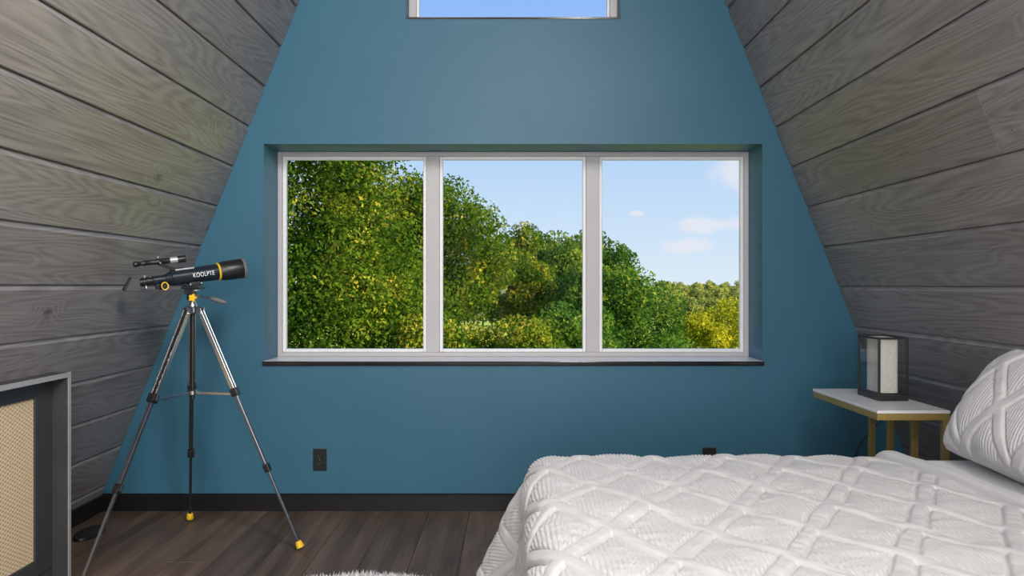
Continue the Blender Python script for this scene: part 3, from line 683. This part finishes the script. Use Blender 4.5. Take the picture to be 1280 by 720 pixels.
def vnoise(x, y, seed):
    r = np.random.RandomState(seed).rand(64, 64)
    xi = np.floor(x).astype(int); yi = np.floor(y).astype(int); fx = x - xi; fy = y - yi
    fx = fx * fx * fx * (fx * (fx * 6 - 15) + 10); fy = fy * fy * fy * (fy * (fy * 6 - 15) + 10)
    a = r[xi % 64, yi % 64]; b = r[(xi + 1) % 64, yi % 64]; c = r[xi % 64, (yi + 1) % 64]; d = r[(xi + 1) % 64, (yi + 1) % 64]
    return (a * (1 - fx) + b * fx) * (1 - fy) + (c * (1 - fx) + d * fx) * fy - .5
def grid_faces(n, m):
    i, j = np.meshgrid(np.arange(n - 1), np.arange(m - 1), indexing='ij'); k = i * m + j
    return np.stack([k, k + m, k + m + 1, k + 1], -1).reshape(-1, 4)
def grid_normals(Pn):
    a = np.gradient(Pn, axis=0); b = np.gradient(Pn, axis=1); n = np.cross(a, b)
    return n / (np.linalg.norm(n, axis=-1, keepdims=True) + 1e-12)
def lattice(U, V, pu, pv, ou, ov, hw, ribp, seed, bandh=.011, ribh=.0016, warp=.006, crinkle=.0025):
    U2 = U + warp * 2 * vnoise(U * 9, V * 9, seed); V2 = V + warp * 2 * vnoise(U * 9 + 20, V * 9, seed + 1)
    g = math.hypot(1 / pu, 1 / pv)
    p = U2 / pu + V2 / pv + ou; q = U2 / pu - V2 / pv + ov
    dp = np.abs(p - np.round(p)) / g; dq = np.abs(q - np.round(q)) / g
    prof = lambda d: np.sqrt(np.clip(1 - (d / hw) ** 3, 0, 1))
    bp_ = prof(dp) * (1 + .5 * vnoise(U * 22, V * 22, seed + 2)); bq = prof(dq) * (1 + .5 * vnoise(U * 22 + 9, V * 22, seed + 3))
    band = np.maximum(bp_, bq * .86)
    dm = np.minimum(dp, dq); groove = -.005 * np.exp(-((dm - hw) / .0040) ** 2)
    inside = np.clip((dm - hw) / .008, 0, 1)
    phase = 2 * math.pi * U2 / ribp
    rib = inside * (ribh * np.sqrt(np.abs(np.sin(phase / 2)) + 1e-6) * 2 - ribh)
    puff = inside * .006 * np.clip((dm - hw) / .05, 0, 1) ** .6
    cr_ = inside * crinkle * (vnoise(U * 30, V * 75, seed + 4) + .8 * vnoise(U * 60, V * 140, seed + 5) + np.maximum(0, vnoise(U * 7, V * 34, seed + 7)) * 2.2)
    ruche = (1 - inside) * .0030 * vnoise((U + V) * 45, (U - V) * 16, seed + 6)
    return bandh * band + groove + rib + puff + cr_ + ruche

def coverlet():
    r = .075; top = BZ + .012
    ex, ey0, ey1 = BX0 - .012 + r, BY0 - .012 + r, BY1 + .012 - r
    v = np.concatenate([np.arange(BY1 + .42, 1.42, -.0046), np.arange(1.42, BY0 - .40, -.02)])
    n = 760
    s = np.linspace(0, 1, n)
    u0 = BX0 - .46
    hem = 1.205 + (2.6 - np.clip(v, 1.2, 2.62)) * .126
    U = u0 + s[:, None] * (hem[None, :] - u0); V = np.repeat(v[None, :], n, 0)
    a = np.maximum(ex - U, 0); b = np.where(V > ey1, V - ey1, np.where(V < ey0, -(ey0 - V), 0.0)); bs = np.sign(b); b = np.abs(b)
    rr = np.hypot(a, b); phi = np.arctan2(b, a + 1e-9)
    both = (a > 0) & (b > 0)
    fl = np.where(both, math.radians(4) + math.radians(27) * np.sin(2 * phi) ** 1.5, math.radians(4))
    arc = np.pi / 2 - fl; la = arc * r
    th = np.clip(rr / r, 0, arc)
    hor = r * np.sin(th); dro = r * (1 - np.cos(th)); rest = np.maximum(rr - la, 0)
    hor = hor + rest * np.sin(fl); dro = dro + rest * np.cos(fl)
    wav = .010 * np.sin(V * 17) * np.clip(a / .3, 0, 1) * (b == 0) + .010 * np.sin(U * 17) * np.clip(b / .3, 0, 1) * (a == 0)
    hor = hor + wav
    dx = np.where(a > 0, np.cos(phi), 0.0); dy = np.where(b > 0, np.sin(phi), 0.0) * bs
    px = np.maximum(U, ex) - hor * dx; py = np.clip(V, ey0, ey1) + hor * dy; pz = top - dro
    pz = np.maximum(pz, .02)
    G = np.stack([px, py, pz], -1)
    nn = grid_normals(G)
    if nn[n - 60, 100, 2] < 0: nn = -nn
    dist_hem = hem[None, :] - U
    lat = lattice(U, V, .2245, .38, -.62, -.30, .0215, .0112, 5, bandh=.0085, ribh=.0026, crinkle=.0022)
    hemm = np.clip((dist_hem - .050) / .006, 0, 1)
    hb_ = np.clip(dist_hem / .050, 0, 1); hump = .022 * np.clip(1 - (2 * hb_ - 1) ** 4, 0, 1) ** .5 * (1 + .3 * vnoise(V * 12, U * 3, 8))
    lat = lat * hemm + (1 - hemm) * hump - .006 * np.exp(-((dist_hem - .052) / .005) ** 2)
    lat += .016 * vnoise(U * 4, V * 4, 21) + .007 * vnoise(U * 10, V * 10, 22)
    lat += .004
    G = G + nn * lat[..., None]
    G[:, :, 2] = np.maximum(G[:, :, 2], .01)
    org = np.array([.6, 1.9, 0.0])
    o = from_np('bedspread', (G - org).reshape(-1, 3), grid_faces(*U.shape)[:, ::-1], M_QUILT, loc=tuple(org))
    sm = o.modifiers.new('thickness', 'SOLIDIFY'); sm.thickness = .004; sm.offset = -1
    return tag(o, 'white quilted bedspread with raised diagonal lattice bands draped over the bed', 'bedspread')
coverlet()

def pillow(center, w, h, t, tilt, label, seed, yaw=0):
    n, m = 190, 230
    a = np.linspace(-1, 1, n); b = np.linspace(-1, 1, m)
    Aa, Bb = np.meshgrid(a, b, indexing='ij')                       # a: along height, b: along width
    def side(sg, res):
        hh = h / 2 * (1 - .03 * Bb ** 2 + 0 * Aa); ww = w / 2 * (1 - .02 * Aa ** 2)
        th = t / 2 * np.clip(1 - np.abs(Aa) ** 3.4, 0, 1) ** .5 * np.clip(1 - np.abs(Bb) ** 4, 0, 1) ** .5
        G = np.stack([-sg * th, Bb * ww, Aa * hh], -1)             # local x: thickness, y: width, z: height
        nn = grid_normals(G)
        if (nn[n // 2, m // 2, 0] * -sg) < 0: nn = -nn
        U = Bb * w / 2; V = Aa * h / 2
        lat = lattice(U, V, .26, .30, -.08, .60, .0215, .0125, seed, bandh=.008, ribh=.0022, crinkle=.0006, warp=.007)
        edge = np.clip((1 - np.maximum(np.abs(Aa), np.abs(Bb))) / .08, 0, 1)
        lat = lat * edge + .010 * vnoise(U * 6 + 7, V * 6, seed + 9) * edge
        return G + nn * lat[..., None]
    Gf = side(1, 0); Gb = side(-1, 0)
    v = np.concatenate([Gf.reshape(-1, 3), Gb.reshape(-1, 3)]); f = grid_faces(n, m)
    R_ = np.array((Matrix.Rotation(yaw, 3, 'Z') @ Matrix.Rotation(tilt, 3, 'Y')))
    v = v @ R_.T
    zmin = v[:, 2].min(); org = np.array([0, 0, zmin])
    o = from_np('pillow', v - org, np.concatenate([f[:, ::-1], f + n * m]), M_SHAM, loc=(center[0], center[1], center[2]))
    me = o.data; bm = bmesh.new(); bm.from_mesh(me); bmesh.ops.remove_doubles(bm, verts=bm.verts, dist=.0004); bmesh.ops.recalc_face_normals(bm, faces=bm.faces); bm.to_mesh(me); bm.free()
    return tag(o, label, 'pillow')
pillow((1.485, 2.20, BZ + .003), .68, .385, .20, math.radians(36), 'white ribbed pillow sham with crossing bands propped at the bed head', 31)

# ------------------------------------------------------------------ fluffy rug
rg_c = Vector((-.575, 2.675, 0)); rug = tag(empty('fluffy_rug', rg_c), 'round white fluffy wool rug on the brown plank floor', 'rug')
MB().lathe((0, 0, .0005), (0, 0, 1), [(0, .50), (.004, .505), (.010, .50)], 64).build('backing', M_RUG, rug)
rs = np.random.RandomState(4); nT = 16000
rad = .515 * np.sqrt(rs.rand(nT)); an = rs.rand(nT) * 2 * np.pi
base = np.stack([rad * np.cos(an), rad * np.sin(an), np.full(nT, .009)], -1)
lean = rs.randn(nT, 2) * .010 + np.stack([np.cos(an), np.sin(an)], -1) * .006
hgt = .014 + .014 * rs.rand(nT); tip = base + np.concatenate([lean, hgt[:, None]], 1)
ang = rs.rand(nT) * np.pi * 2; wv = .0045
vv = [base + wv * np.stack([np.cos(ang + k * 2.094), np.sin(ang + k * 2.094), np.zeros(nT)], -1) for k in range(3)] + [tip]
vv = np.stack(vv, 1).reshape(-1, 3); b4 = np.arange(nT) * 4
ff = np.concatenate([np.stack([b4 + i, b4 + j, b4 + 3], -1) for i, j in ((0, 1), (1, 2), (2, 0))])
rp = from_np('wool_pile', vv, ff, M_RUG, rug); rp['kind'] = 'stuff'

# ------------------------------------------------------------------ outdoors
GZ = -4.0
struct(MB().box(-160, 160, YF + 3, 126, GZ - .5, GZ).build('ground', M_GRASS), 'sunlit green meadow beyond the trees')
def hillz(y):
    if y < 185: return GZ - 4.5 * (1 - math.cos((y - 126) / 59 * math.pi)) / 2
    if y < 350: return GZ - 4.5 + (y - 185) / 165 * 4.6
    return GZ + .1 + (y - 350) / 250 * 4.9
hv = []; hn, hm = 30, 40
for j in range(hm):
    for i in range(hn):
        x = -420 + 840 * i / (hn - 1); y = 125.9 + 474 * j / (hm - 1); hv.append((x, y, hillz(max(y, 126)) + .2 * math.sin(x * .05 + j) * (j > 2)))
struct(from_np('hill', np.array(hv), grid_faces(hm, hn), M_HILL), 'low wooded hill behind the meadow')

def leaves(name, parent, pts, nrm, size, mat, seed, spread=.9):
    r = np.random.RandomState(seed); n = len(pts)
    d = nrm + spread * r.randn(n, 3); d /= np.linalg.norm(d, axis=1, keepdims=True)
    q = r.randn(n, 3); a = np.cross(d, q); a /= np.linalg.norm(a, axis=1, keepdims=True); b = np.cross(d, a)
    s = (size * (.6 + .8 * r.rand(n)))[:, None]
    vv = np.stack([pts - a * s * .6, pts - b * s * .34 + d * s * .10, pts + a * s * .6, pts + b * s * .34 + d * s * .10], 1).reshape(-1, 3)
    f = np.arange(n * 4).reshape(n, 4)
    o = from_np(name, vv, f, mat, parent, smooth=False)
    at = o.data.attributes.new('tone', 'FLOAT', 'POINT')
    big = r.rand(n)
    # whole sprigs share a tone, leaves vary around it
    k = np.floor(pts / (size * 7)).astype(int); hsh = np.abs(np.sin(k[:, 0] * 12.9898 + k[:, 1] * 78.233 + k[:, 2] * 37.719) * 43758.5453) % 1
    tone = np.clip(.62 * hsh + .48 * big - .10, 0, 1) ** 1.45
    at.data.foreach_set('value', np.repeat(tone, 4).astype(np.float32))
    o['kind'] = 'stuff'
    return o
def crown_points(c, rad, n, npuff, pr, seed, zcut=None, yfront=None):
    r = np.random.RandomState(seed); c = np.array(c); rad = np.array(rad)
    pd = r.randn(npuff, 3); pd /= np.linalg.norm(pd, axis=1, keepdims=True)
    pc = pd * rad * (.55 + .45 * r.rand(npuff, 1) ** .5) * .82; prr = pr * (.7 + .6 * r.rand(npuff))
    w = prr ** 2; idx = r.choice(npuff, n, p=w / w.sum())
    d = r.randn(n, 3); d /= np.linalg.norm(d, axis=1, keepdims=True)
    p = pc[idx] + d * prr[idx][:, None] * (1 - .45 * r.rand(n, 1) ** 1.6)
    keep = np.ones(n, bool)
    if zcut is not None: keep &= (c[2] + p[:, 2]) > zcut + .12 * r.randn(n)
    return p[keep], d[keep]
def tree(name, label, base, c, rad, n, npuff, pr, leaf, mat, seed, zcut=None, group=None, cat='tree', branches=7):
    root = tag(empty(name, base), label, cat, group)
    c = Vector(c); rel = c - Vector(base)
    p, d = crown_points(c, rad, n, npuff, pr, seed, zcut)
    leaves('foliage', root, p + np.array(rel), d, leaf, mat, seed + 1)
    r = random.Random(seed); th = max(.06, .035 * rel.z)
    tr = MB().tube([Vector((0, 0, -.05)), Vector((rel.x * .2, rel.y * .2, rel.z * .45)), Vector((rel.x * .7, rel.y * .7, rel.z * .8)), rel + Vector((0, 0, rad[2] * .4))], [th, th * .75, th * .55, th * .2], 8).build('trunk', M_BARK, root, smooth=True)
    for i in range(branches):
        w = 2 * math.pi * i / branches + r.random(); f = .35 + .5 * r.random(); s = Vector((rel.x * f, rel.y * f, rel.z * (f + .15)))
        e = rel + Vector((math.cos(w) * rad[0] * .75, math.sin(w) * rad[1] * .75, rad[2] * (r.random() * 1.1 - .55)))
        if zcut is not None: e.z = max(e.z, zcut - base[2] + .3)
        mid = s.lerp(e, .5) + Vector((0, 0, .15 * rad[2] * r.random()))
        MB().tube([s, mid, e], [th * .32, th * .2, th * .06], 5).build('branch', M_BARK, root, smooth=True)
    return root
tree('broadleaf_tree', 'large oak tree with golden green leaves right outside the window', (-5.3, 15.5, GZ), (-4.8, 15.5, .5), (4.05, 2.6, 5.2), 200000, 270, .72, .070, M_LEAF, 41, branches=16)
tree('broadleaf_tree', 'tall golden green tree leaning out from behind the large oak', (-2.1, 19.5, GZ), (-2.15, 19.5, 1.9), (2.15, 1.7, 2.15), 52000, 60, .62, .075, M_LEAF, 52, zcut=.32)
tree('slim_tree', 'slim yellowish tree rising between the oak and the round dark tree', (.0, 22.5, GZ), (.05, 22.5, 1.35), (1.0, .9, 1.75), 20000, 26, .45, .075, M_LEAF, 63, zcut=.20)
tree('round_tree', 'round dark green tree standing over the strip of meadow', (1.9, 27, GZ), (1.9, 27, 1.0), (2.6, 1.9, 1.95), 44000, 64, .62, .10, M_LEAFD, 74, zcut=-.04)
tree('round_tree', 'broad dense green tree sloping down to the yellow bush', (2.9, 21.5, GZ), (2.85, 21.5, -1.55), (2.75, 2.2, 3.65), 75000, 110, .62, .085, M_LEAFD, 85)
tree('yellow_tree', 'bright yellow green bushy tree below the wooded hill', (10.3, 36, GZ), (10.6, 36, -1.95), (4.2, 2.4, 2.8), 40000, 70, .66, .12, M_LEAFY, 96, cat='tree')
for i, (x, y, rx, lab) in enumerate(((-1.45, 14.5, .85, 'leafy young tree beneath the strip of meadow beside the oak'), (-.55, 15.6, .8, 'golden young tree beneath the meadow strip next to the leafy one'), (.25, 14.9, .8, 'twiggy young tree beneath the middle of the meadow strip'), (.95, 16.2, .75, 'dark young tree beneath the meadow strip beside the twiggy one'), (1.7, 16.8, .75, 'dark young tree beneath the meadow strip beside the broad dense tree'))):
    zt = H - .037 * y
    tree('young_tree', lab, (x, y, GZ), (x, y, zt - 1.15), (rx, .9, 1.25), 16000, 30, .36, .065, (M_LEAF, M_LEAF, M_LEAF, M_LEAFD, M_LEAFD)[i], 107 + i * 7, zcut=None, branches=6)

# fence along the meadow
fen = tag(empty('meadow_fence', (0, 92, GZ)), 'row of dark posts and rails crossing the strip of meadow', 'fence')
pm = None
for i in range(34):
    x = -17 + i * 1.05
    if pm is None:
        o = MB().box(-.10, .10, -.10, .10, 0, 1.55).build('post', M_POST, fen, bevel=.02, seg=1); pm = o
    else:
        o = pm.copy(); COL.objects.link(o); o.parent = fen
    o.location = (x, 0, 0)
for z in (.5, 1.1): MB().box(-17, 17.6, .10, .16, z, z + .10).build('rail', M_POST, fen)

# far forest
variants = []
for s in range(4):
    p, d = crown_points((0, 0, 0), (3.2, 3.2, 3.0), 1700, 16, 1.25, 200 + s)
    root_leaf = leaves('foliage', None, p + np.array([0, 0, 4.2]), d, .55, M_LEAFF, 210 + s, .6)
    variants.append(root_leaf)
tr0 = MB().tube([(0, 0, -.3), (.1, 0, 2), (0, .1, 4)], [.3, .25, .12], 6).build('trunk', M_BARK, smooth=True)
fr_ = random.Random(5); first = [True] * 4; tfirst = True
for row in range(11):
    yy = 183 + row * 16
    for i in range(9):
        x = yy * .185 + i * 5.6 + fr_.uniform(-.9, .9) + (2.6 if row % 2 else 0)
        hz = hillz(yy) - .3
        k = fr_.randrange(4)
        root = tag(empty('forest_tree', (x, yy, hz)), 'small sunlit tree of the distant wooded hill', 'tree', 'trees on the distant wooded hill')
        sc = fr_.uniform(.78, 1.02); root.scale = (sc, sc, sc); root.rotation_euler = (0, 0, fr_.uniform(0, 6.28))
        if first[k]: lf = variants[k]; first[k] = False
        else: lf = variants[k].copy(); COL.objects.link(lf); lf['kind'] = 'stuff'
        lf.parent = root
        if tfirst: t_ = tr0; tfirst = False
        else: t_ = tr0.copy(); COL.objects.link(t_)
        t_.parent = root
for k in range(4):
    if first[k]: bpy.data.objects.remove(variants[k], do_unlink=True)
